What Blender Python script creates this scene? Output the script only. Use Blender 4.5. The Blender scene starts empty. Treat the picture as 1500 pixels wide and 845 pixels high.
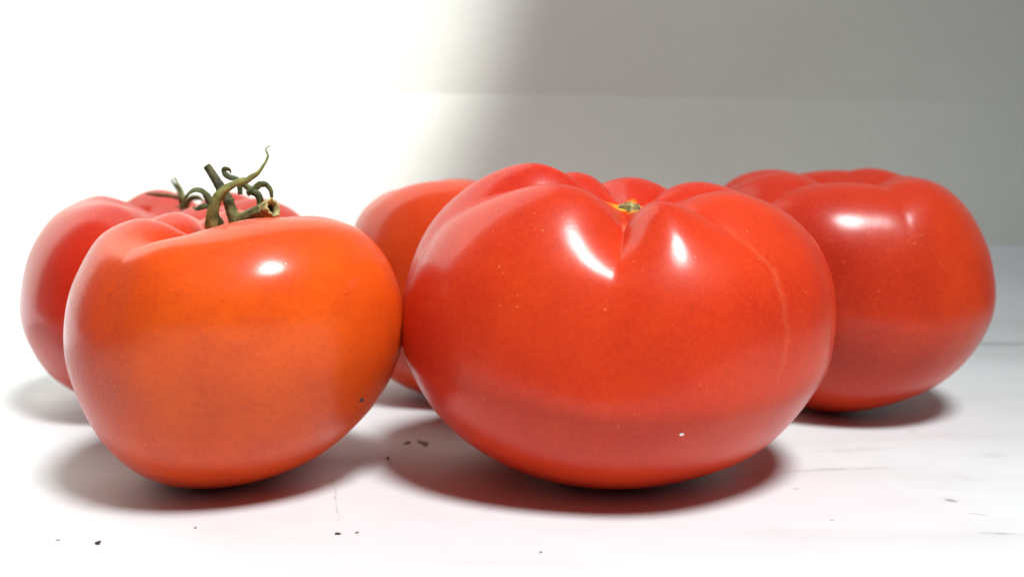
import bpy, math, random
import numpy as np

# ------------------------------------------------------------------ camera, world, lamps, exposure
sc = bpy.context.scene
C = sc.collection
R = math.radians
CAM_H = 0.066
cam_d = bpy.data.cameras.new('camera'); cam = bpy.data.objects.new('camera', cam_d); C.objects.link(cam)
cam.location = (0, 0, CAM_H); cam.rotation_euler = (R(90) - math.atan((422.5-245)/(1500*35/36)), 0, 0)
cam_d.lens = 35; cam_d.sensor_width = 36; cam_d.clip_start = .005; cam_d.clip_end = 20
cam_d.dof.use_dof = True; cam_d.dof.focus_distance = .186; cam_d.dof.aperture_fstop = 17
sc.camera = cam

w = bpy.data.worlds.new('World'); sc.world = w; w.use_nodes = True
w.node_tree.nodes['Background'].inputs[0].default_value = (.93, .97, 1, 1)
w.node_tree.nodes['Background'].inputs[1].default_value = .038

def lamp(name, kind, loc, target, power, color=(1, 1, 1), **kw):
    l = bpy.data.lights.new(name, kind); o = bpy.data.objects.new(name, l); C.objects.link(o)
    l.energy = power; l.color = color
    for k, v in kw.items(): setattr(l, k, v)
    import mathutils
    o.location = loc
    o.rotation_euler = (mathutils.Vector(target)-mathutils.Vector(loc)).to_track_quat('-Z', 'Y').to_euler()
    return o
# ceiling lamp above the tomatoes, a little to the right
lamp('key_lamp', 'SPOT', (.25, -.16, .96), (-.02, .02, 0), 68, (.98, .99, 1), spot_size=R(56), spot_blend=.9, shadow_soft_size=.135)
# lamp off to the left that floods the left half of the backdrop
lamp('side_lamp', 'SPOT', (-.55, -.05, .55), (-.497, .427, .41), 54, (1, 1, 1), spot_size=R(85.4), spot_blend=.04, shadow_soft_size=.012)

sc.view_settings.view_transform = 'Standard'; sc.view_settings.look = 'None'
sc.view_settings.exposure = 0; sc.view_settings.gamma = 1
sc.cycles.max_bounces = 10; sc.cycles.use_denoising = True
sc.cycles.sample_clamp_indirect = 6

# ------------------------------------------------------------------ helpers
def pspline(P, n):
    """Catmull-Rom (centripetal-ish, arc length resampled) through 2-D/3-D control points."""
    P = np.asarray(P, float); Q = np.vstack([2*P[0]-P[1], P, 2*P[-1]-P[-2]]); out = []
    for i in range(1, len(Q)-2):
        u = np.linspace(0, 1, 40, endpoint=False)[:, None]
        p0, p1, p2, p3 = Q[i-1], Q[i], Q[i+1], Q[i+2]
        out.append(.5*((2*p1)+(-p0+p2)*u+(2*p0-5*p1+4*p2-p3)*u**2+(-p0+3*p1-3*p2+p3)*u**3))
    out = np.vstack(out+[P[-1:]])
    s = np.r_[0, np.cumsum(np.linalg.norm(np.diff(out, axis=0), axis=1))]
    q = np.linspace(0, s[-1], n)
    return np.stack([np.interp(q, s, out[:, k]) for k in range(out.shape[1])], 1)

def smooth(x, a, b):
    u = np.clip((x-a)/(b-a), 0, 1); return u*u*(3-2*u)

def rot(rx, ry, rz):
    cx, sx, cy, sy, cz, sz = *(f(math.radians(v)) for v in (rx,) for f in (math.cos, math.sin)), *(f(math.radians(v)) for v in (ry,) for f in (math.cos, math.sin)), *(f(math.radians(v)) for v in (rz,) for f in (math.cos, math.sin))
    X = np.array([[1,0,0],[0,cx,-sx],[0,sx,cx]]); Y = np.array([[cy,0,sy],[0,1,0],[-sy,0,cy]]); Z = np.array([[cz,-sz,0],[sz,cz,0],[0,0,1]])
    return Y @ X @ Z

def tomato_shape(T, NA=288, NT=200):
    """Unit tomato surface on a (NT, NA) grid; azimuth 0 faces -Y, positive to +X. Returns points, t, azimuth."""
    prof = pspline(T['profile'], NT)
    t = np.linspace(0, 1, NT); a = np.linspace(-180, 180, NA, endpoint=False)
    d = np.gradient(prof, axis=0); nrm = np.stack([-d[:, 1], d[:, 0]], 1); nrm /= np.linalg.norm(nrm, axis=1)[:, None]
    nrm[:, 0] *= 1; 
    cr = sorted(T['creases']); ang = [c[0] for c in cr]; dep = [c[1] for c in cr]; ext = [c[2] if len(c) > 2 else .0 for c in cr]
    n = len(cr); b_u = np.zeros(NA); D = np.zeros(NA); EX = np.zeros(NA); H = np.zeros(NA)
    lob = T.get('lobes', [0]*n)
    for j, aj in enumerate(a):
        k = max([i for i in range(n) if ang[i] <= aj], default=n-1)
        a0 = ang[k] if ang[k] <= aj else ang[k]-360
        a1 = ang[(k+1) % n]
        while a1 <= a0: a1 += 360
        u = (aj-a0)/(a1-a0); b_u[j] = u
        us = u*u*(3-2*u)
        D[j] = dep[k]*(1-us)+dep[(k+1) % n]*us; EX[j] = ext[k]*(1-us)+ext[(k+1) % n]*us; H[j] = lob[k]
    sn = np.sin(np.pi*b_u)
    t_eq = T.get('t_eq', .5)
    b1 = sn**.75; b2 = sn**2                                  # sharp crease at the top, broad soft valley lower down
    wA = smooth(t, .0, .10)*(1-smooth(t, *T.get('sharp', (.19, .37))))
    wB = T.get('broad', .22)*smooth(t, .08, .24)*(1-smooth(t, .34, .64))
    w_low = smooth(t, .25, .45)*(1-smooth(t, .75, .98))
    disp = -D[None, :]*((1-b1)[None, :]*wA[:, None] + (1-b2)[None, :]*wB[:, None]) - EX[None, :]*(1-b2)[None, :]*w_low[:, None]
    disp += H[None, :]*(sn[None, :]**1.3)*(smooth(t, .04, .20)*(1-smooth(t, .35, .62)))[:, None]
    rho = prof[:, 0][:, None] + nrm[:, 0][:, None]*disp
    z = prof[:, 1][:, None] + nrm[:, 1][:, None]*disp
    ar = np.radians(a)
    rad = np.ones(NA)
    for (m, amp, ph) in T.get('harm', []): rad += amp*np.cos(m*(ar-math.radians(ph)))
    fade = smooth(t, .15, .45)[:, None]
    rho = np.maximum(rho, 0)*(1+(rad-1)[None, :]*fade)
    # gentle irregular dents
    rng = np.random.RandomState(T['seed'])
    for _ in range(10):
        m = rng.randint(1, 5); q = rng.uniform(1, 4); ph, ph2 = rng.uniform(0, 6.28, 2)
        rho = rho*(1+.0045*np.cos(m*ar+ph)[None, :]*np.cos(q*3*t+ph2)[:, None]*smooth(t, .1, .3)[:, None])
    P = np.stack([rho*np.sin(ar)[None, :], -rho*np.cos(ar)[None, :], z], 2)
    return P, t, a

def place(T, P):
    """tilt, outline shaping in the plane of the stem lean, size, position"""
    R = rot(*T['tilt'])
    Q = P @ R.T
    Q = Q*np.array([1, T.get('ysc', 1), 1]); X, Z = Q[..., 0], Q[..., 2]
    psi = np.arctan2(Z, X); f = np.ones_like(psi)
    for m, (c, s) in enumerate(T.get('outline', [])): f = f + c*np.cos(m*psi)+s*np.sin(m*psi)
    wr = smooth(np.hypot(X, Z), .0, .55)
    f = 1+(f-1)*wr
    Q = Q.copy(); Q[..., 0] = X*f; Q[..., 2] = Z*f
    return Q*T['size'] + np.array(T['pos'])

def mesh_obj(name, verts, faces, material, parent=None, smooth_=True, loc=None):
    me = bpy.data.meshes.new(name)
    me.from_pydata([tuple(v) for v in np.asarray(verts, float)], [], [tuple(int(i) for i in f) for f in faces]); me.update()
    if smooth_: me.polygons.foreach_set('use_smooth', [True]*len(me.polygons))
    me.materials.append(material)
    o = bpy.data.objects.new(name, me); C.objects.link(o)
    if parent: o.parent = parent
    if loc is not None: o.location = loc
    return o

def tag(o, label, cat, group=None):
    o['label'] = label; o['category'] = cat
    if group: o['group'] = group
    return o

def thing(name, loc, label, cat, group=None):
    o = bpy.data.objects.new(name, None); C.objects.link(o); o.location = loc; o.empty_display_size = .01
    return tag(o, label, cat, group)

def box_mesh(x0, x1, y0, y1, z0, z1, bev=.001):
    import bmesh
    bm = bmesh.new(); bmesh.ops.create_cube(bm, size=1)
    for v in bm.verts: v.co = ((x0+x1)/2+v.co.x*(x1-x0), (y0+y1)/2+v.co.y*(y1-y0), (z0+z1)/2+v.co.z*(z1-z0))
    bmesh.ops.bevel(bm, geom=bm.edges[:], offset=bev, segments=3, profile=.5, affect='EDGES')
    return bm

class NT:
    """small node-tree helper"""
    def __init__(s, name):
        s.m = bpy.data.materials.new(name); s.m.use_nodes = True; s.t = s.m.node_tree; s.n = s.t.nodes
        s.b = s.n['Principled BSDF']; s.tc = s.n.new('ShaderNodeTexCoord')
    def link(s, a, b): s.t.links.new(a, b)
    def noise(s, scale, detail=4, rough=.55, vec=None, dist=0):
        n = s.n.new('ShaderNodeTexNoise'); n.inputs['Scale'].default_value = scale; n.inputs['Detail'].default_value = detail
        n.inputs['Roughness'].default_value = rough; n.inputs['Distortion'].default_value = dist
        s.link(vec or s.tc.outputs['Object'], n.inputs['Vector']); return n.outputs['Fac']
    def ramp(s, fac, pts):
        r = s.n.new('ShaderNodeValToRGB'); e = r.color_ramp.elements
        while len(e) < len(pts): e.new(.5)
        for i, (p, c) in enumerate(pts):
            e[i].position = p; e[i].color = (c, c, c, 1) if isinstance(c, (int, float)) else (*c, 1)
        s.link(fac, r.inputs[0]); return r.outputs[0]
    def mix(s, fac, a, b, mode='MIX'):
        x = s.n.new('ShaderNodeMix'); x.data_type = 'RGBA'; x.blend_type = mode
        for v, i in ((fac, 0), (a, 6), (b, 7)):
            if isinstance(v, tuple): x.inputs[i].default_value = (*v, 1)
            elif isinstance(v, (int, float)): x.inputs[i].default_value = v
            else: s.link(v, x.inputs[i])
        return x.outputs[2]
    def math(s, op, a, b=0, c=0):
        x = s.n.new('ShaderNodeMath'); x.operation = op
        for i, v in enumerate((a, b, c)):
            if isinstance(v, (int, float)): x.inputs[i].default_value = v
            else: s.link(v, x.inputs[i])
        return x.outputs[0]
    def attr(s, name):
        a = s.n.new('ShaderNodeAttribute'); a.attribute_name = name; return a.outputs['Fac']
    def voronoi(s, scale, vec=None, rnd=1):
        v = s.n.new('ShaderNodeTexVoronoi'); v.inputs['Scale'].default_value = scale; v.inputs['Randomness'].default_value = rnd
        s.link(vec or s.tc.outputs['Object'], v.inputs['Vector']); return v
    def mapping(s, scale=(1, 1, 1), rotz=0, loc=(0, 0, 0)):
        m = s.n.new('ShaderNodeMapping'); m.inputs['Scale'].default_value = scale; m.inputs['Rotation'].default_value = (0, 0, rotz); m.inputs['Location'].default_value = loc
        s.link(s.tc.outputs['Object'], m.inputs['Vector']); return m.outputs[0]
    def bump(s, h, strength, dist):
        b = s.n.new('ShaderNodeBump'); b.inputs['Strength'].default_value = strength; b.inputs['Distance'].default_value = dist
        s.link(h, b.inputs['Height']); s.link(b.outputs[0], s.b.inputs['Normal']); return b

# ------------------------------------------------------------------ materials
def tomato_mat(name, red, deep, orange, o_lo, o_hi, seed):
    k = NT(name); b = k.b
    off = k.mapping(loc=(seed*.37, seed*.21, seed*.13))
    big = k.noise(22, 3, .5, off); mid = k.noise(95, 4, .6, off); fine = k.noise(1300, 4, .7, off)
    ripe = k.attr('ripe')                                   # where the fruit is still orange
    f = k.math('ADD', ripe, k.math('MULTIPLY', k.math('SUBTRACT', big, .5), .9))
    f = k.math('ADD', f, k.math('MULTIPLY', k.math('SUBTRACT', mid, .5), .35))
    col = k.mix(k.ramp(f, [(o_lo, 0), (o_hi, 1)]), red, orange)
    col = k.mix(k.ramp(k.noise(40, 5, .6, k.mapping(loc=(seed+3, 1, 2))), [(.42, 0), (.75, .75)]), col, deep)
    # fine grain and pale pin-prick lenticels
    col = k.mix(k.ramp(fine, [(.42, 0), (.68, .42)]), col, orange)
    col = k.mix(k.ramp(k.noise(1000, 4, .75, k.mapping(loc=(seed+1, 6, 4))), [(.48, 0), (.75, .40)]), col, deep)
    v = k.voronoi(420, off); dots = k.ramp(v.outputs['Distance'], [(.05, 1), (.13, 0)])
    sel = k.ramp(k.noise(160, 2, .5, k.mapping(loc=(seed, 5, 9))), [(.5, 0), (.62, 1)])
    col = k.mix(k.math('MULTIPLY', k.math('MULTIPLY', dots, sel), .45), col, (.85, .28, .10))
    v2 = k.voronoi(150, k.mapping(loc=(seed*2, 7, 1))); dd = k.ramp(v2.outputs['Distance'], [(.025, 1), (.06, 0)])
    sel2 = k.ramp(k.noise(60, 2, .5, k.mapping(loc=(seed, 8, 3))), [(.56, 0), (.6, 1)])
    col = k.mix(k.math('MULTIPLY', k.math('MULTIPLY', dd, sel2), .6), col, (.16, .03, .015))
    # corky pale scar lines and the yellow star round the stem
    sc_f = k.math('MULTIPLY', k.attr('scar'), k.ramp(k.noise(500, 4, .7), [(.3, .35), (.6, 1)]))
    col = k.mix(sc_f, col, (.80, .30, .14))
    ye = k.attr('yellow')
    col = k.mix(k.ramp(ye, [(.25, 0), (.62, .95)]), col, (.95, .42, .015))
    col = k.mix(k.ramp(ye, [(.62, 0), (.9, 1)]), col, (.88, .68, .12))
    k.link(col, b.inputs['Base Color'])
    b.inputs['Subsurface Weight'].default_value = .22
    b.inputs['Subsurface Radius'].default_value = (1, .28, .12); b.inputs['Subsurface Scale'].default_value = .0035
    k.link(k.ramp(mid, [(.3, .38), (.7, .48)]), b.inputs['Roughness'])
    b.inputs['Specular IOR Level'].default_value = .13; b.inputs['IOR'].default_value = 1.45
    b.inputs['Coat Weight'].default_value = .48; b.inputs['Coat IOR'].default_value = 1.45
    k.link(k.ramp(k.noise(60, 3, .6, off), [(.3, .15), (.7, .23)]), b.inputs['Coat Roughness'])
    h = k.math('ADD', k.math('MULTIPLY', fine, .25), k.math('MULTIPLY', k.noise(260, 3, .5, off), .8))
    h = k.math('SUBTRACT', h, k.math('MULTIPLY', k.math('MULTIPLY', dots, sel), .5))
    h = k.math('ADD', h, k.math('MULTIPLY', sc_f, .8))
    bp = k.bump(h, .11, .00028); k.link(bp.outputs[0], b.inputs['Coat Normal'])
    return k.m

def plain(name, c1, c2, scale, rough=.6, bump=.0003, pts=(.35, .65), stretch=None, sss=0):
    k = NT(name)
    vec = k.mapping(scale=stretch) if stretch else None
    n = k.noise(scale, 5, .6, vec)
    k.link(k.mix(k.ramp(n, [(pts[0], 0), (pts[1], 1)]), c1, c2), k.b.inputs['Base Color'])
    k.b.inputs['Roughness'].default_value = rough
    if sss:
        k.b.inputs['Subsurface Weight'].default_value = sss; k.b.inputs['Subsurface Radius'].default_value = (.5, 1, .2); k.b.inputs['Subsurface Scale'].default_value = .0008
    k.bump(n, .6, bump); return k.m

GREEN = plain('sepal_green', (.06, .075, .016), (.34, .34, .095), 330, .7, .0007, (.33, .68), sss=.12)
GREEN_DARK = plain('sepal_dark_green', (.025, .034, .014), (.17, .20, .06), 380, .7, .0007, (.33, .68), sss=.1)
STALK = plain('stalk_dark', (.022, .022, .012), (.12, .11, .04), 420, .75, .0008, (.35, .65))
STALK_G = plain('stalk_green', (.045, .052, .014), (.24, .23, .07), 380, .7, .0008, (.35, .65))
CUT = plain('stalk_cut', (.20, .18, .05), (.60, .52, .22), 700, .7, .0005, (.35, .6))
PITH = plain('stalk_pith', (.035, .025, .01), (.12, .09, .03), 900, .9, .0005)
CORK = plain('corky_scar', (.10, .09, .025), (.42, .38, .16), 900, .8, .0004, (.4, .6))
CRUMB = plain('crumb_dark', (.012, .010, .008), (.05, .035, .025), 900, .7, .0003)
CRUMB_B = plain('crumb_brown', (.20, .13, .10), (.34, .25, .2), 700, .8, .0003)
GRAIN = plain('white_grain', (.75, .72, .66), (.85, .83, .8), 900, .6, .0001)

def table_mat():
    k = NT('white_tabletop'); b = k.b
    base = k.mix(k.ramp(k.noise(9, 5, .6), [(.35, 0), (.7, 1)]), (.745, .785, .79), (.69, .725, .735))
    grime = k.ramp(k.noise(28, 6, .65, k.mapping(scale=(.35, 1.6, 1), rotz=.08)), [(.50, 0), (.78, .36)])
    col = k.mix(grime, base, (.50, .47, .44))
    pink = k.ramp(k.noise(14, 3, .5, k.mapping(loc=(3, 4, 0))), [(.5, 0), (.7, .35)]); col = k.mix(pink, col, (.73, .715, .735))
    v = k.voronoi(130, k.mapping(scale=(.8, 1, 1))); dots = k.ramp(v.outputs['Distance'], [(.035, 1), (.075, 0)])
    sel = k.ramp(k.noise(45, 2, .5, k.mapping(loc=(1, 8, 0))), [(.52, 0), (.6, 1)])
    col = k.mix(k.math('MULTIPLY', k.math('MULTIPLY', dots, sel), .55), col, (.22, .19, .16))
    # scuffs and scratches: centre, half length, half width, angle, strength
    xy = k.n.new('ShaderNodeSeparateXYZ')
    wob = k.n.new('ShaderNodeTexNoise'); wob.inputs['Scale'].default_value = 160; k.link(k.tc.outputs['Object'], wob.inputs['Vector'])
    wv = k.n.new('ShaderNodeVectorMath'); wv.operation = 'MULTIPLY_ADD'; k.link(wob.outputs['Color'], wv.inputs[0]); wv.inputs[1].default_value = (.002, .002, 0); k.link(k.tc.outputs['Object'], wv.inputs[2])
    k.link(wv.outputs[0], xy.inputs[0])
    brk = k.ramp(k.noise(420, 3, .7), [(.36, .15), (.58, 1)])
    for (cx, cy, hl, hw, an, st) in [(0.0711, 0.2127, 0.01531, 0.00131, 0.114, 0.38), (0.0813, 0.2282, 0.0129, 0.00219, 0.156, 0.22), (0.0877, 0.1921, 0.00168, 0.00119, -1.349, 0.85), (0.0896, 0.1842, 0.00238, 0.00051, -0.498, 0.7), (0.0886, 0.1742, 0.00419, 0.00072, -0.163, 0.6), (0.1011, 0.245, 0.00161, 0.00134, 0.42, 0.35), (0.1114, 0.224, 0.00461, 0.00246, 0.241, 0.2), (-0.0356, 0.1939, 0.01808, 0.00029, -1.34, 0.5), (-0.0044, 0.1874, 0.00417, 0.00032, 1.218, 0.3), (0.0589, 0.1998, 0.00107, 0.00055, 0.426, 0.6), (-0.084, 0.1738, 0.00598, 0.00119, 0.785, 0.12), (0.0969, 0.2079, 0.00454, 0.00285, -0.907, 0.14)]:
        dx = k.math('SUBTRACT', xy.outputs[0], cx+.001); dy = k.math('SUBTRACT', xy.outputs[1], cy+.001)
        u = k.math('ADD', k.math('MULTIPLY', dx, math.cos(an)/hl), k.math('MULTIPLY', dy, math.sin(an)/hl))
        v_ = k.math('ADD', k.math('MULTIPLY', dx, -math.sin(an)/hw), k.math('MULTIPLY', dy, math.cos(an)/hw))
        q = k.math('ADD', k.math('MULTIPLY', u, u), k.math('MULTIPLY', v_, v_))
        col = k.mix(k.math('MULTIPLY', k.ramp(q, [(.15, st*.75), (1, 0)]), brk), col, (.16, .14, .12))
    k.link(col, b.inputs['Base Color'])
    k.link(k.ramp(k.noise(35, 5, .6), [(.3, .38), (.7, .55)]), b.inputs['Roughness'])
    b.inputs['Specular IOR Level'].default_value = .35
    k.bump(k.math('ADD', k.noise(300, 4, .6), k.math('MULTIPLY', grime, .6)), .12, .0003)
    return k.m

def wall_mat():
    k = NT('white_backdrop')
    n = k.noise(700, 3, .7)
    col = k.mix(k.ramp(k.noise(11, 4, .6, k.mapping(scale=(1, 1, 2))), [(.3, 0), (.7, 1)]), (.72, .75, .68), (.67, .70, .645))
    col = k.mix(k.ramp(n, [(.3, 0), (.7, .35)]), col, (.56, .59, .54))
    k.link(col, k.b.inputs['Base Color']); k.b.inputs['Roughness'].default_value = .8; k.b.inputs['Specular IOR Level'].default_value = .2
    k.bump(n, .3, .0004); return k.m

# ------------------------------------------------------------------ the setting: white table top and the boards behind it
import bmesh
WALL_Y = .405
def board(name, bm, m, parent=None):
    me = bpy.data.meshes.new(name); bm.to_mesh(me); bm.free(); me.materials.append(m)
    me.polygons.foreach_set('use_smooth', [True]*len(me.polygons))
    try: me.set_sharp_from_angle(angle=R(40))
    except Exception: pass
    o = bpy.data.objects.new(name, me); C.objects.link(o); o.parent = parent
    return o
TM = table_mat()
table = board('tabletop', box_mesh(-.8, .8, -.8, WALL_Y+.03, -.03, 0, .002), TM); table['kind'] = 'structure'
WM = wall_mat()
wall = board('wall', box_mesh(-.7, .7, WALL_Y+.012, WALL_Y+.03, .0, .62, .001), WM); wall['kind'] = 'structure'
for (z0, z1, y0, lean) in ((.0005, .036, WALL_Y-.0008, .8), (.030, .105, WALL_Y-.0001, .45), (.06, .62, WALL_Y, 0)):
    bm = box_mesh(-.69, .69, y0, y0+.010, z0, z1, .0003)
    for v in bm.verts:
        v.co.y -= (z1-v.co.z)*math.tan(R(lean))          # boards lean back a little, each flush with the next at its top
        if abs(v.co.z-.105) < .003: v.co.z -= .030*max(v.co.x, 0)
    board('panel', bm, WM, wall)
# rounded cove where table and boards meet
NC = 10; cv = []
for k_ in range(NC+1):
    an = math.pi/2*k_/NC
    for x_ in (-.69, .69): cv.append((x_, WALL_Y-.0015-.034*(1-math.sin(an)), .0003+.034*(1-math.cos(an))))
mesh_obj('cove', cv, [(2*k_, 2*k_+1, 2*k_+3, 2*k_+2) for k_ in range(NC)], TM, wall)

# ------------------------------------------------------------------ tomatoes
TOM = {'T1': {'broad': 0.09,
        'creases': [(-26, 0.185, 0.0), (-95, 0.06, 0.0), (-150, 0.13, 0), (160, 0.12, 0), (105, 0.14, 0)],
        'lobes': [0, 0.02, 0.08, 0, 0],
        'outline': [(-0.0593, 0.0), (0.0347, -0.091), (-0.0155, 0.0048), (0.0371, 0.0214), (0.0093, 0.0112), (-0.0128, 0.0045), (0.0053, -0.0037), (0.0, 0.0), (0.0, 0.0)],
        'pos': (-0.0598, 0.21015, 0.03197),
        'profile': [(0, 0.565),
                    (0.1, 0.575),
                    (0.22, 0.63),
                    (0.38, 0.715),
                    (0.55, 0.745),
                    (0.77, 0.665),
                    (0.94, 0.4),
                    (1.0, 0.06),
                    (0.97, -0.22),
                    (0.84, -0.48),
                    (0.62, -0.68),
                    (0.38, -0.78),
                    (0.18, -0.8),
                    (0, -0.79)],
        'ripe': (0.75, -1, 0.25, 0.9),
        'scars': [(-26, 0.03, 0.2, 0.02, 0.3)],
        'seed': 1,
        'sharp': (0.15, 0.32),
        'size': 0.03647,
        'tilt': (3, -2, 0),
        'ysc': 0.96},
 'T2': {'creases': [(5, 0.13, 0.0), (75, 0.1, 0), (130, 0.1, 0), (-65, 0.012, 0), (-120, 0.1, 0), (180, 0.1, 0)],
        'outline': [(-0.1175, 0.0), (0.0661, 0.0996), (0.0286, 0.0058), (0.0193, -0.0031), (0.0087, 0.0049), (-0.0013, -0.0032), (0.004, 0.0015), (0.0, 0.0), (0.0, 0.0)],
        'pos': (-0.09834, 0.28706, 0.02656),
        'profile': [(0, 0.57),
                    (0.1, 0.58),
                    (0.22, 0.62),
                    (0.38, 0.68),
                    (0.55, 0.7),
                    (0.75, 0.61),
                    (0.92, 0.38),
                    (1.0, 0.06),
                    (0.97, -0.2),
                    (0.86, -0.46),
                    (0.64, -0.64),
                    (0.4, -0.71),
                    (0.18, -0.72),
                    (0, -0.71)],
        'ripe': (0, 0, 1, 0),
        'seed': 2,
        'size': 0.04619,
        'tilt': (4, 3, 0)},
 'T3': {'creases': [(20, 0.02, 0.0), (90, 0.05, 0), (150, 0.05, 0), (-70, 0.015, 0), (-130, 0.05, 0)],
        'outline': [(0.0723, 0.0), (-0.0104, 0.0749), (-0.0817, -0.0395), (0.0122, -0.004), (0.0091, 0.0156), (-0.0013, -0.0029), (0.0026, 0.0036), (0.0, 0.0), (0.0, 0.0)],
        'pos': (-0.01122, 0.28991, 0.0296),
        'profile': [(0, 0.58),
                    (0.1, 0.59),
                    (0.22, 0.64),
                    (0.38, 0.7),
                    (0.55, 0.7),
                    (0.75, 0.61),
                    (0.92, 0.38),
                    (1.0, 0.06),
                    (0.97, -0.2),
                    (0.86, -0.46),
                    (0.64, -0.64),
                    (0.4, -0.71),
                    (0.18, -0.72),
                    (0, -0.71)],
        'ripe': (-0.3, -1, 0.2, 0.5),
        'seed': 3,
        'size': 0.03757,
        'tilt': (0, -6, 0),
        'yellow': 0.16,
        'ysc': 0.9},
 'T4': {'broad': 0.09,
        'creases': [(-9, 0.125, 0.004), (39, 0.045, 0.004), (100, 0.045, 0.0), (146, 0.06, 0), (-165, 0.06, 0), (-130, 0.045, 0), (-84, 0.06, 0.0)],
        'lobes': [0, 0.05, 0.03, 0.035, 0, 0, 0],
        'outline': [(-0.0676, 0.0), (-0.0134, 0.048), (0.0773, 0.0066), (0.0089, 0.0383), (-0.0041, 0.0088), (-0.0034, 0.0087), (-0.0065, 0.0044), (0.0, 0.0), (0.0, 0.0)],
        'pos': (0.02341, 0.21617, 0.031),
        'profile': [(0, 0.645),
                    (0.09, 0.65),
                    (0.2, 0.68),
                    (0.36, 0.735),
                    (0.51, 0.715),
                    (0.69, 0.575),
                    (0.865, 0.33),
                    (0.985, 0.02),
                    (0.98, -0.16),
                    (0.88, -0.4),
                    (0.7, -0.59),
                    (0.48, -0.7),
                    (0.24, -0.735),
                    (0, -0.72)],
        'ripe': (0.1, -1, 0.25, 0.55),
        'scars': [(-9, 0.04, 0.18, 0.014, 0.8), (39, 0.2, 0.52, 0.012, 0.16)],
        'seed': 4,
        'sharp': (0.17, 0.34),
        'size': 0.04771,
        'tilt': (9, 3, 0),
        'yellow': 0.125,
        'ysc': 0.88},
 'T5': {'creases': [(-52, 0.045, 0.0), (3, 0.036, 0.0), (62, 0.01, 0.0), (125, 0.015, 0), (170, 0.02, 0), (-95, 0.035, 0), (-140, 0.03, 0)],
        'order': 7,
        'outline': [(-0.0073, 0.0), (-0.0852, 0.0967), (-0.0497, -0.0031), (0.0191, 0.0234), (-0.012, -0.0289), (0.0199, 0.0011), (-0.0022, 0.0121), (0.0005, -0.0039), (0.0, 0.0)],
        'pos': (0.09537, 0.27829, 0.03164),
        'profile': [(0, 0.6),
                    (0.1, 0.605),
                    (0.22, 0.66),
                    (0.38, 0.715),
                    (0.55, 0.7),
                    (0.73, 0.595),
                    (0.88, 0.4),
                    (0.97, 0.16),
                    (1.0, -0.07),
                    (0.95, -0.31),
                    (0.83, -0.51),
                    (0.65, -0.655),
                    (0.43, -0.735),
                    (0.2, -0.76),
                    (0, -0.76)],
        'ripe': (0.35, -1, 0.0, 0.5),
        'seed': 5,
        'size': 0.04086,
        'tilt': (4.5, 0, 0),
        'yellow': 0.12}}
NA, NTT = 320, 220
def build_tomato(key, label, mat):
    T = TOM[key]
    P, t, a = tomato_shape(T, NA, NTT)
    Q = place(T, P)
    base = np.array([T['pos'][0], T['pos'][1], 0.])
    root = thing('tomato', base, label, 'tomato', 'tomatoes on the white table')
    V = Q - base; V[..., 2] -= V[..., 2].min() + .0002
    V[0] = V[0].mean(0); V[-1] = V[-1].mean(0)
    verts = V.reshape(-1, 3)
    j = np.arange(NA); jn = (j+1) % NA; i = np.arange(NTT-1)[:, None]
    F = np.stack([i*NA+j, (i+1)*NA+j, (i+1)*NA+jn, i*NA+jn], -1).reshape(-1, 4)
    o = mesh_obj('body', verts, F, mat, root)
    me = o.data
    A = np.broadcast_to(a[None, :], (NTT, NA)); Tt = np.broadcast_to(t[:, None], (NTT, NA))
    def put(name, arr):
        at = me.attributes.new(name, 'FLOAT', 'POINT'); at.data.foreach_set('value', np.ascontiguousarray(arr, dtype=np.float32).ravel())
    rho = np.hypot(P[..., 0], P[..., 1])
    yel = np.zeros((NTT, NA))
    if T.get('yellow'):
        r0 = T['yellow']*(1+.35*np.cos(5*np.radians(A)+T['seed'])+.15*np.cos(9*np.radians(A)))
        yel = np.clip(1-rho/r0*.75, 0, 1)*(Tt < .4)
    put('yellow', yel)
    scar = np.zeros((NTT, NA))
    for (a0, t0, t1, wd, st) in T.get('scars', []):
        wob = .5*np.sin(Tt*60+a0)+.35*np.sin(Tt*140)
        da = (A-a0-wob+180) % 360-180
        x = np.abs(np.radians(da))*rho
        scar = np.maximum(scar, st*np.clip(1.4-x/wd, 0, 1)*smooth(Tt, t0, t0+.05)*(1-smooth(Tt, t1-.08, t1)))
    put('scar', scar)
    rp = T.get('ripe', (0, 0, 0, 0)); ctr = np.array(rp[:3]); n = P/np.linalg.norm(P, axis=2)[..., None]
    ripe = np.clip((n @ (ctr/max(np.linalg.norm(ctr), 1e-6))), -1, 1)*rp[3]
    put('ripe', ripe)
    return root, V, base

RED, DEEP, ORG = (.66, .040, .014), (.46, .022, .014), (.80, .105, .012)
MATS = dict(
 T1=tomato_mat('tomato_skin_orange', (.58, .033, .010), (.48, .030, .011), (.82, .104, .005), .12, .75, 1),
 T2=tomato_mat('tomato_skin_pink_red', (.57, .022, .008), (.47, .017, .008), (.67, .05, .009), .3, .9, 2),
 T3=tomato_mat('tomato_skin_coral', (.64, .050, .012), (.55, .038, .012), (.78, .10, .010), .25, .85, 3),
 T4=tomato_mat('tomato_skin_bright_red', (.57, .024, .010), (.45, .017, .010), (.72, .066, .008), .12, .85, 4),
 T5=tomato_mat('tomato_skin_deep_red', (.51, .025, .010), (.40, .017, .009), (.66, .068, .009), .18, .85, 5))
LAB = dict(
 T1='orange tomato at front left with curled green stem and broken stub on top',
 T2='red tomato at far left, half hidden behind the orange one',
 T3='coral red tomato mostly hidden, showing behind and between the two front tomatoes',
 T4='largest bright red lobed tomato in front with a yellow star at its stem scar',
 T5='dark red tomato at far right behind the largest one')
TT = {k: build_tomato(k, LAB[k], MATS[k]) for k in TOM}

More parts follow.
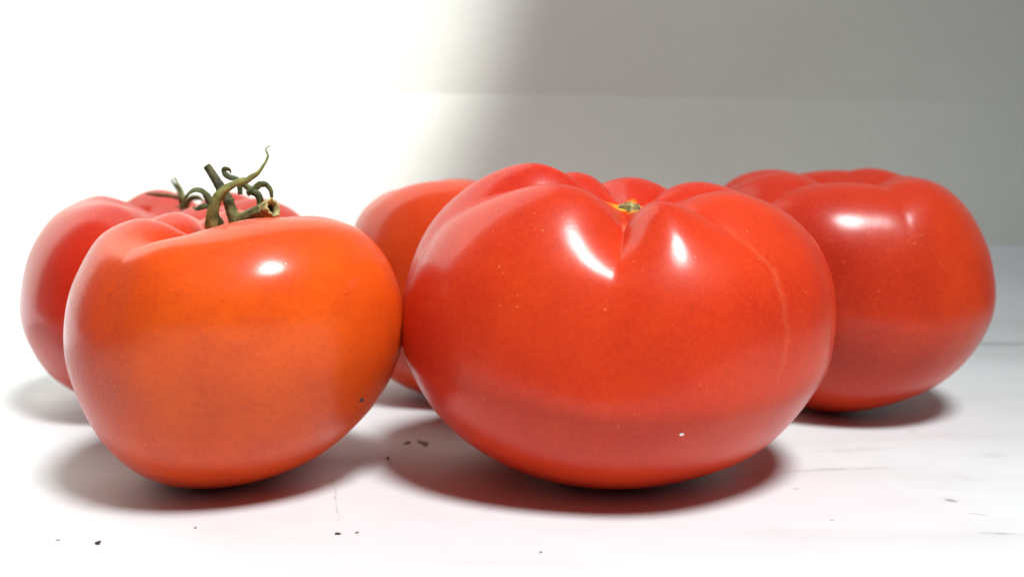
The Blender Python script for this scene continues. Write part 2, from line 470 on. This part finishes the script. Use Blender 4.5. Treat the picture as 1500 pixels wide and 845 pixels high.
# ------------------------------------------------------------------ stems and sepals
def sweep(ctrl, widths, flat=1., n=48, m=14, up=(0, -1, 0), twist=0, gutter=0., seed=0, rough_=.05, cap=True):
    """tube / ribbon along a smooth path; flat<1 squashes it, gutter folds it like a leaf"""
    P = pspline(ctrl, n)
    wq = np.interp(np.linspace(0, 1, n), np.linspace(0, 1, len(widths)), widths)/2
    T = np.gradient(P, axis=0); T /= np.linalg.norm(T, axis=1)[:, None]
    u = np.array(up, float); u -= u@T[0]*T[0]; u /= np.linalg.norm(u)
    rng = np.random.RandomState(seed); rings = []
    ph = rng.uniform(0, 6.28, 4); jit = np.convolve(rng.uniform(-1, 1, n+4), np.ones(3)/2, 'same')[2:n+2]; wq = wq*(1+rough_*.9*np.convolve(rng.uniform(-1, 1, n+4), np.ones(4)/3, 'same')[2:n+2])
    for i in range(n):
        u = u - (u@T[i])*T[i]; u /= np.linalg.norm(u); v = np.cross(T[i], u)
        tw = R(twist)*i/(n-1); uu = math.cos(tw)*u+math.sin(tw)*v; vv = -math.sin(tw)*u+math.cos(tw)*v
        th = np.linspace(0, 2*np.pi, m, endpoint=False)
        rr = wq[i]*(1+rough_*np.sin(3*th+ph[0]+i*.2)+rough_*np.sin(5*th+ph[1]-i*.11)+rough_*1.2*jit[i]*np.cos(th-ph[3]))
        x = rr*np.cos(th); y = rr*np.sin(th)*flat + gutter*(np.abs(x)/max(wq[i], 1e-6))**1.5*wq[i]
        rings.append(P[i]+x[:, None]*vv+y[:, None]*uu)
    V = np.vstack(rings); Fc = []
    for i in range(n-1):
        for j in range(m):
            Fc.append((i*m+j, i*m+(j+1) % m, (i+1)*m+(j+1) % m, (i+1)*m+j))
    if cap:
        V = np.vstack([V, P[:1], P[-1:]]); a0, b0 = len(V)-2, len(V)-1
        Fc += [(a0, (j+1) % m, j) for j in range(m)]; Fc += [(b0, (n-1)*m+j, (n-1)*m+(j+1) % m) for j in range(m)]
    return V, Fc

MM = .001
STEM = [('stem', 'T1', [(-56.94, 207.3, 50.88), (-57.15, 206.8, 53.47), (-57.9, 206.8, 56.3), (-58.84, 207.0, 59.4)], [3.41, 2.84, 2.7, 2.42, 2.13], 'SG', {'rough_': 0.06}),
 ('stem', 'T1', [(-58.61, 207.1, 58.69), (-59.73, 207.3, 60.66), (-61.16, 207.6, 62.91), (-62.55, 207.8, 65.3), (-63.25, 207.9, 66.28)], [2.13, 2.06, 1.99, 1.71, 1.78, 1.56], 'S', {'rough_': 0.08}),
 ('sepal',
  'T1',
  [(-61.19, 204.3, 50.54),
   (-61.32, 203.7, 53.52),
   (-61.09, 203.3, 56.75),
   (-60.3, 203.3, 59.24),
   (-58.54, 203.7, 61.31),
   (-56.29, 204.3, 62.68),
   (-54.02, 205.3, 63.5),
   (-52.27, 206.3, 64.88),
   (-51.06, 207.3, 66.7),
   (-50.38, 207.6, 68.24),
   (-50.84, 207.9, 69.5),
   (-50.73, 208.1, 70.07),
   (-49.78, 208.3, 70.35)],
  [2.42, 2.56, 2.49, 2.35, 2.13, 1.85, 1.56, 1.42, 1.14, 0.92, 0.64, 0.43, 0.17],
  'G',
  {'flat': 0.2, 'gutter': -0.35, 'n': 80, 'rough_': 0.12, 'twist': 35}),
 ('sepal',
  'T1',
  [(-60.53, 206.3, 54.07), (-61.68, 205.8, 57.19), (-62.15, 205.3, 59.45), (-63.09, 204.9, 61.0), (-64.42, 204.3, 61.57), (-65.85, 203.9, 60.89), (-66.94, 204.1, 59.63), (-67.46, 204.3, 58.65), (-68.32, 204.3, 58.09), (-69.17, 204.3, 57.89)],
  [1.71, 1.56, 1.42, 1.42, 1.56, 1.42, 1.28, 1.14, 1.0, 0.17],
  'D',
  {'flat': 0.35, 'gutter': -0.3, 'n': 70, 'rough_': 0.12, 'twist': 120}),
 ('sepal', 'T1', [(-62.44, 208.3, 56.8), (-63.24, 207.8, 57.96), (-64.37, 207.3, 57.84), (-65.52, 207.3, 57.41), (-66.35, 207.3, 57.84)], [1.28, 1.28, 1.28, 1.0, 0.21], 'D', {'flat': 0.35, 'twist': 60}),
 ('sepal',
  'T1',
  [(-57.16, 210.3, 60.3), (-57.36, 210.3, 63.01), (-58.34, 210.3, 63.72), (-59.34, 210.3, 63.87), (-60.17, 210.3, 64.58), (-60.43, 210.3, 65.29), (-59.85, 210.3, 65.64), (-59.26, 210.7, 65.29), (-59.19, 210.9, 64.72)],
  [1.14, 1.0, 1.0, 1.14, 1.14, 1.14, 1.07, 0.85, 0.28],
  'D',
  {'flat': 0.4, 'gutter': -0.2, 'n': 60, 'rough_': 0.12, 'twist': 40}),
 ('sepal',
  'T1',
  [(-56.65, 208.8, 63.6), (-55.82, 208.8, 62.61), (-54.78, 208.5, 61.62), (-53.74, 208.3, 61.48), (-52.57, 208.3, 62.33), (-51.43, 208.3, 62.47), (-50.61, 208.3, 61.63), (-50.21, 208.3, 60.49), (-50.22, 208.5, 59.49)],
  [1.28, 1.28, 1.42, 1.28, 1.28, 1.28, 1.14, 1.07, 0.71],
  'D',
  {'flat': 0.45, 'gutter': -0.2, 'n': 60, 'rough_': 0.12, 'twist': 50}),
 ('sepal',
  'T1',
  [(-55.06, 207.8, 60.51), (-54.12, 207.5, 60.94), (-52.99, 207.5, 60.51), (-52.37, 207.7, 59.38), (-52.52, 208.1, 57.95), (-53.17, 208.3, 56.8)],
  [1.14, 1.56, 1.56, 1.42, 1.28, 1.14],
  'D',
  {'flat': 0.45, 'gutter': -0.2, 'twist': -40}),
 ('sepal', 'T2', [(-93.91, 284.5, 51.88), (-93.8, 283.5, 56.0), (-94.2, 282.5, 57.19), (-96.76, 280.5, 58.01), (-99.64, 279.5, 58.33), (-102.49, 279.5, 58.61)], [1.76, 1.56, 1.37, 1.37, 1.17, 0.39], 'D', {'flat': 0.4, 'gutter': -0.2, 'twist': 30}),
 ('sepal', 'T2', [(-94.24, 285.5, 51.83), (-94.24, 285.5, 56.51), (-95.44, 286.5, 59.2), (-97.26, 287.5, 61.33), (-98.18, 287.5, 62.69)], [1.56, 1.56, 1.37, 1.17, 0.39], 'D', {'flat': 0.4, 'twist': 40}),
 ('sepal', 'T2', [(-93.85, 285.5, 51.83), (-93.84, 285.5, 56.9), (-94.65, 286.5, 59.4), (-95.93, 286.5, 61.73), (-96.59, 286.9, 63.09), (-97.61, 287.5, 62.3)], [1.37, 1.37, 1.17, 0.98, 0.78, 0.39], 'G', {'flat': 0.4, 'twist': 40}),
 ('sepal', 'T2', [(-93.52, 284.5, 51.88), (-92.26, 283.5, 55.8), (-90.33, 282.5, 57.38), (-88.09, 281.5, 57.41), (-86.47, 280.5, 56.48)], [1.56, 1.56, 1.76, 1.56, 0.39], 'D', {'flat': 0.4, 'twist': -30})]
def stem_part(root, base, name, ctrl, widths, mat, **kw):
    V, Fc = sweep(np.array(ctrl)*MM-base, np.array(widths)*MM, **kw)
    return mesh_obj(name, V, Fc, mat, root)
root1, V1, base1 = TT['T1']
MT = dict(G=GREEN, D=GREEN_DARK, S=STALK, SG=STALK_G)
for s_, (name, key, ctrl, widths, mt, kw) in enumerate(STEM):
    root, V, base = TT[key]
    stem_part(root, base, name, ctrl, widths, MT[mt], seed=s_, **kw)

# broken hollow stub lying over the shoulder of the orange tomato
def stub(root, base, p0, p1, r0, r1):
    p0 = np.array(p0)*MM-base; p1 = np.array(p1)*MM-base; ax = p1-p0; L = np.linalg.norm(ax); ax /= L
    u = np.cross(ax, (0, 0, 1.)); u /= np.linalg.norm(u); v = np.cross(ax, u); m = 40
    th = np.linspace(0, 2*np.pi, m, endpoint=False); rng = np.random.RandomState(3)
    jag = rng.uniform(-1, 1, m); jag = (jag+np.roll(jag, 1))/2
    def ring(s, r, j=0., rb=.0): return p0+ax*(s*L)+(ax*(jag*j)[:, None])+(r*(1+rb*np.cos(9*th)+rb*jag))[:, None]*(np.cos(th)[:, None]*u+np.sin(th)[:, None]*v)
    def skin(name, rings, mat, par):
        V = np.vstack(rings); F = [(i*m+j, i*m+(j+1) % m, (i+1)*m+(j+1) % m, (i+1)*m+j) for i in range(len(rings)-1) for j in range(m)]
        return mesh_obj(name, V, F, mat, par)
    st = skin('broken_stem', [ring(s, (r0+(r1-r0)*s**1.2)*MM, 0, .03) for s in np.linspace(0, .80, 12)], STALK_G, root)
    st['label'] = 'short broken hollow stem stub'
    r = r1*MM
    skin('cut_rim', [ring(.78, r*.965, .0005, .03), ring(.88, r*1.02, .0003, .03), ring(.97, r*1.05, .0004, .04), ring(1.0, r*1.02, .0005, .05), ring(1.0, r*.86, .0005, .06), ring(.96, r*.70, .0003, .07), ring(.90, r*.62, .0, .06)], CUT, st)
    V = [ring(.92, r*.66), ring(.82, r*.58), ring(.70, r*.40), ring(.66, r*.02)]
    skin('pith', V, PITH, st)
stub(root1, base1, *((-57.54, 207.8, 54.27), (-48.41, 202.8, 57.88), 1.63, 1.87))

# corky stem scars on the tomatoes that lost their stems
def scar_disc(key, rad, h, sx=1.):
    root, V, base = TT[key]
    c = V[0, 0]; rng = np.random.RandomState(8); m = 22; rings = []
    for (f, z) in ((0, .6), (.30, .75), (.45, 1.0), (.62, .7), (.85, .75), (1.0, .35), (1.12, -.5)):
        th = np.linspace(0, 2*np.pi, m, endpoint=False)
        r = f*rad*(1+.16*np.cos(5*th+1)+.06*rng.uniform(-1, 1, m))
        rings.append(np.stack([c[0]+sx*r*np.cos(th), c[1]+r*np.sin(th), c[2]+h*z*(1+.25*rng.uniform(-1, 1, m))], 1))
    Vv = np.vstack(rings); F = [(i*m+j, (i+1)*m+j, (i+1)*m+(j+1) % m, i*m+(j+1) % m) for i in range(len(rings)-1) for j in range(m)]
    mesh_obj('stem_scar', Vv, F, CORK, root)
scar_disc('T4', .0022, .0012); scar_disc('T3', .0032, .0010); scar_disc('T5', .0030, .0008)

# ------------------------------------------------------------------ crumbs on the table
def crumb(x, y, lx, ly, lz, ang, mat, label, seed, name='crumb', parent=None, z=0):
    bm = bmesh.new(); bmesh.ops.create_icosphere(bm, subdivisions=2, radius=.5); rng = random.Random(seed)
    k = [rng.uniform(.5, 1.25) for _ in range(8)]
    for v in bm.verts:
        s = .75+.35*math.sin(v.co.x*6+k[0]*9)*math.cos(v.co.y*7+k[1]*9)+rng.uniform(-.12, .12)
        v.co = (v.co.x*lx*s, v.co.y*ly*s, v.co.z*lz*s)
    zmin = min(v.co.z for v in bm.verts)
    for v in bm.verts: v.co.z -= zmin
    me = bpy.data.meshes.new(name); bm.to_mesh(me); bm.free(); me.materials.append(mat)
    o = bpy.data.objects.new(name, me); C.objects.link(o); o.location = (x, y, z); o.rotation_euler.z = ang
    if parent is not None: o.parent = parent
    elif label: tag(o, label, 'crumb', 'crumbs and specks on the table')
    return o
for i, (x, y, lx, ly, lz, ang, mt, label) in enumerate([(-0.0732, 0.1692, 0.00151, 0.00174, 0.00058, 0.4, 'd', 'blackest and largest round crumb on the table, front left corner'),
 (-0.081, 0.1709, 0.00117, 0.00059, 0.00018, 0.1, 'b', 'thin faint sliver left of the black round crumb'),
 (-0.0316, 0.1739, 0.00131, 0.00119, 0.00036, 0.5, 'd', 'short dark crumb on the table in front of the gap'),
 (-0.0282, 0.1745, 0.00096, 0.00096, 0.00024, 0.3, 'b', 'tiny pale brown crumb just right of the short dark one'),
 (-0.0214, 0.2337, 0.0024, 0.00609, 0.00032, 0.5, 'b', 'flat brown triangular flake in the shadow between the front tomatoes'),
 (-0.0252, 0.2337, 0.00224, 0.00353, 0.00032, -0.5, 'b', 'small brown flake left of the triangular one in the shadow'),
 (-0.0283, 0.2207, 0.00091, 0.00182, 0.00061, 0, 'd', 'tiny black dot of dirt in the shadow below the brown flakes'),
 (-0.0584, 0.177, 0.00073, 0.00085, 0.00024, 0.6, 'b', 'tiny speck in front of the orange tomato, on the lit table'),
 (0.005, 0.1652, 0.00068, 0.00079, 0.00023, 0.2, 'b', 'tiny grey speck at front, below the largest tomato')]):
    crumb(x, y, lx, ly, lz, ang, CRUMB if mt == 'd' else CRUMB_B, label, i+1)
# a pale grain stuck on the big tomato and a dark fleck low on the orange one
def stick(key, az, tt, size, mat, name):
    root, V, base = TT[key]
    i = int(tt*(NTT-1)); j = int((az+180)/360*NA) % NA
    c = V[i, j]
    crumb(c[0], c[1], size, size, size*.8, 0, mat, None, 5, name, root, c[2]-size*.3)
for args in [('T4', 12, 0.555, 0.0011, 'w', 'white_grain'), ('T1', 62, 0.635, 0.0013, 'd', 'dark_fleck')]: stick(args[0], args[1], args[2], args[3], GRAIN if args[4] == 'w' else CRUMB, args[5])
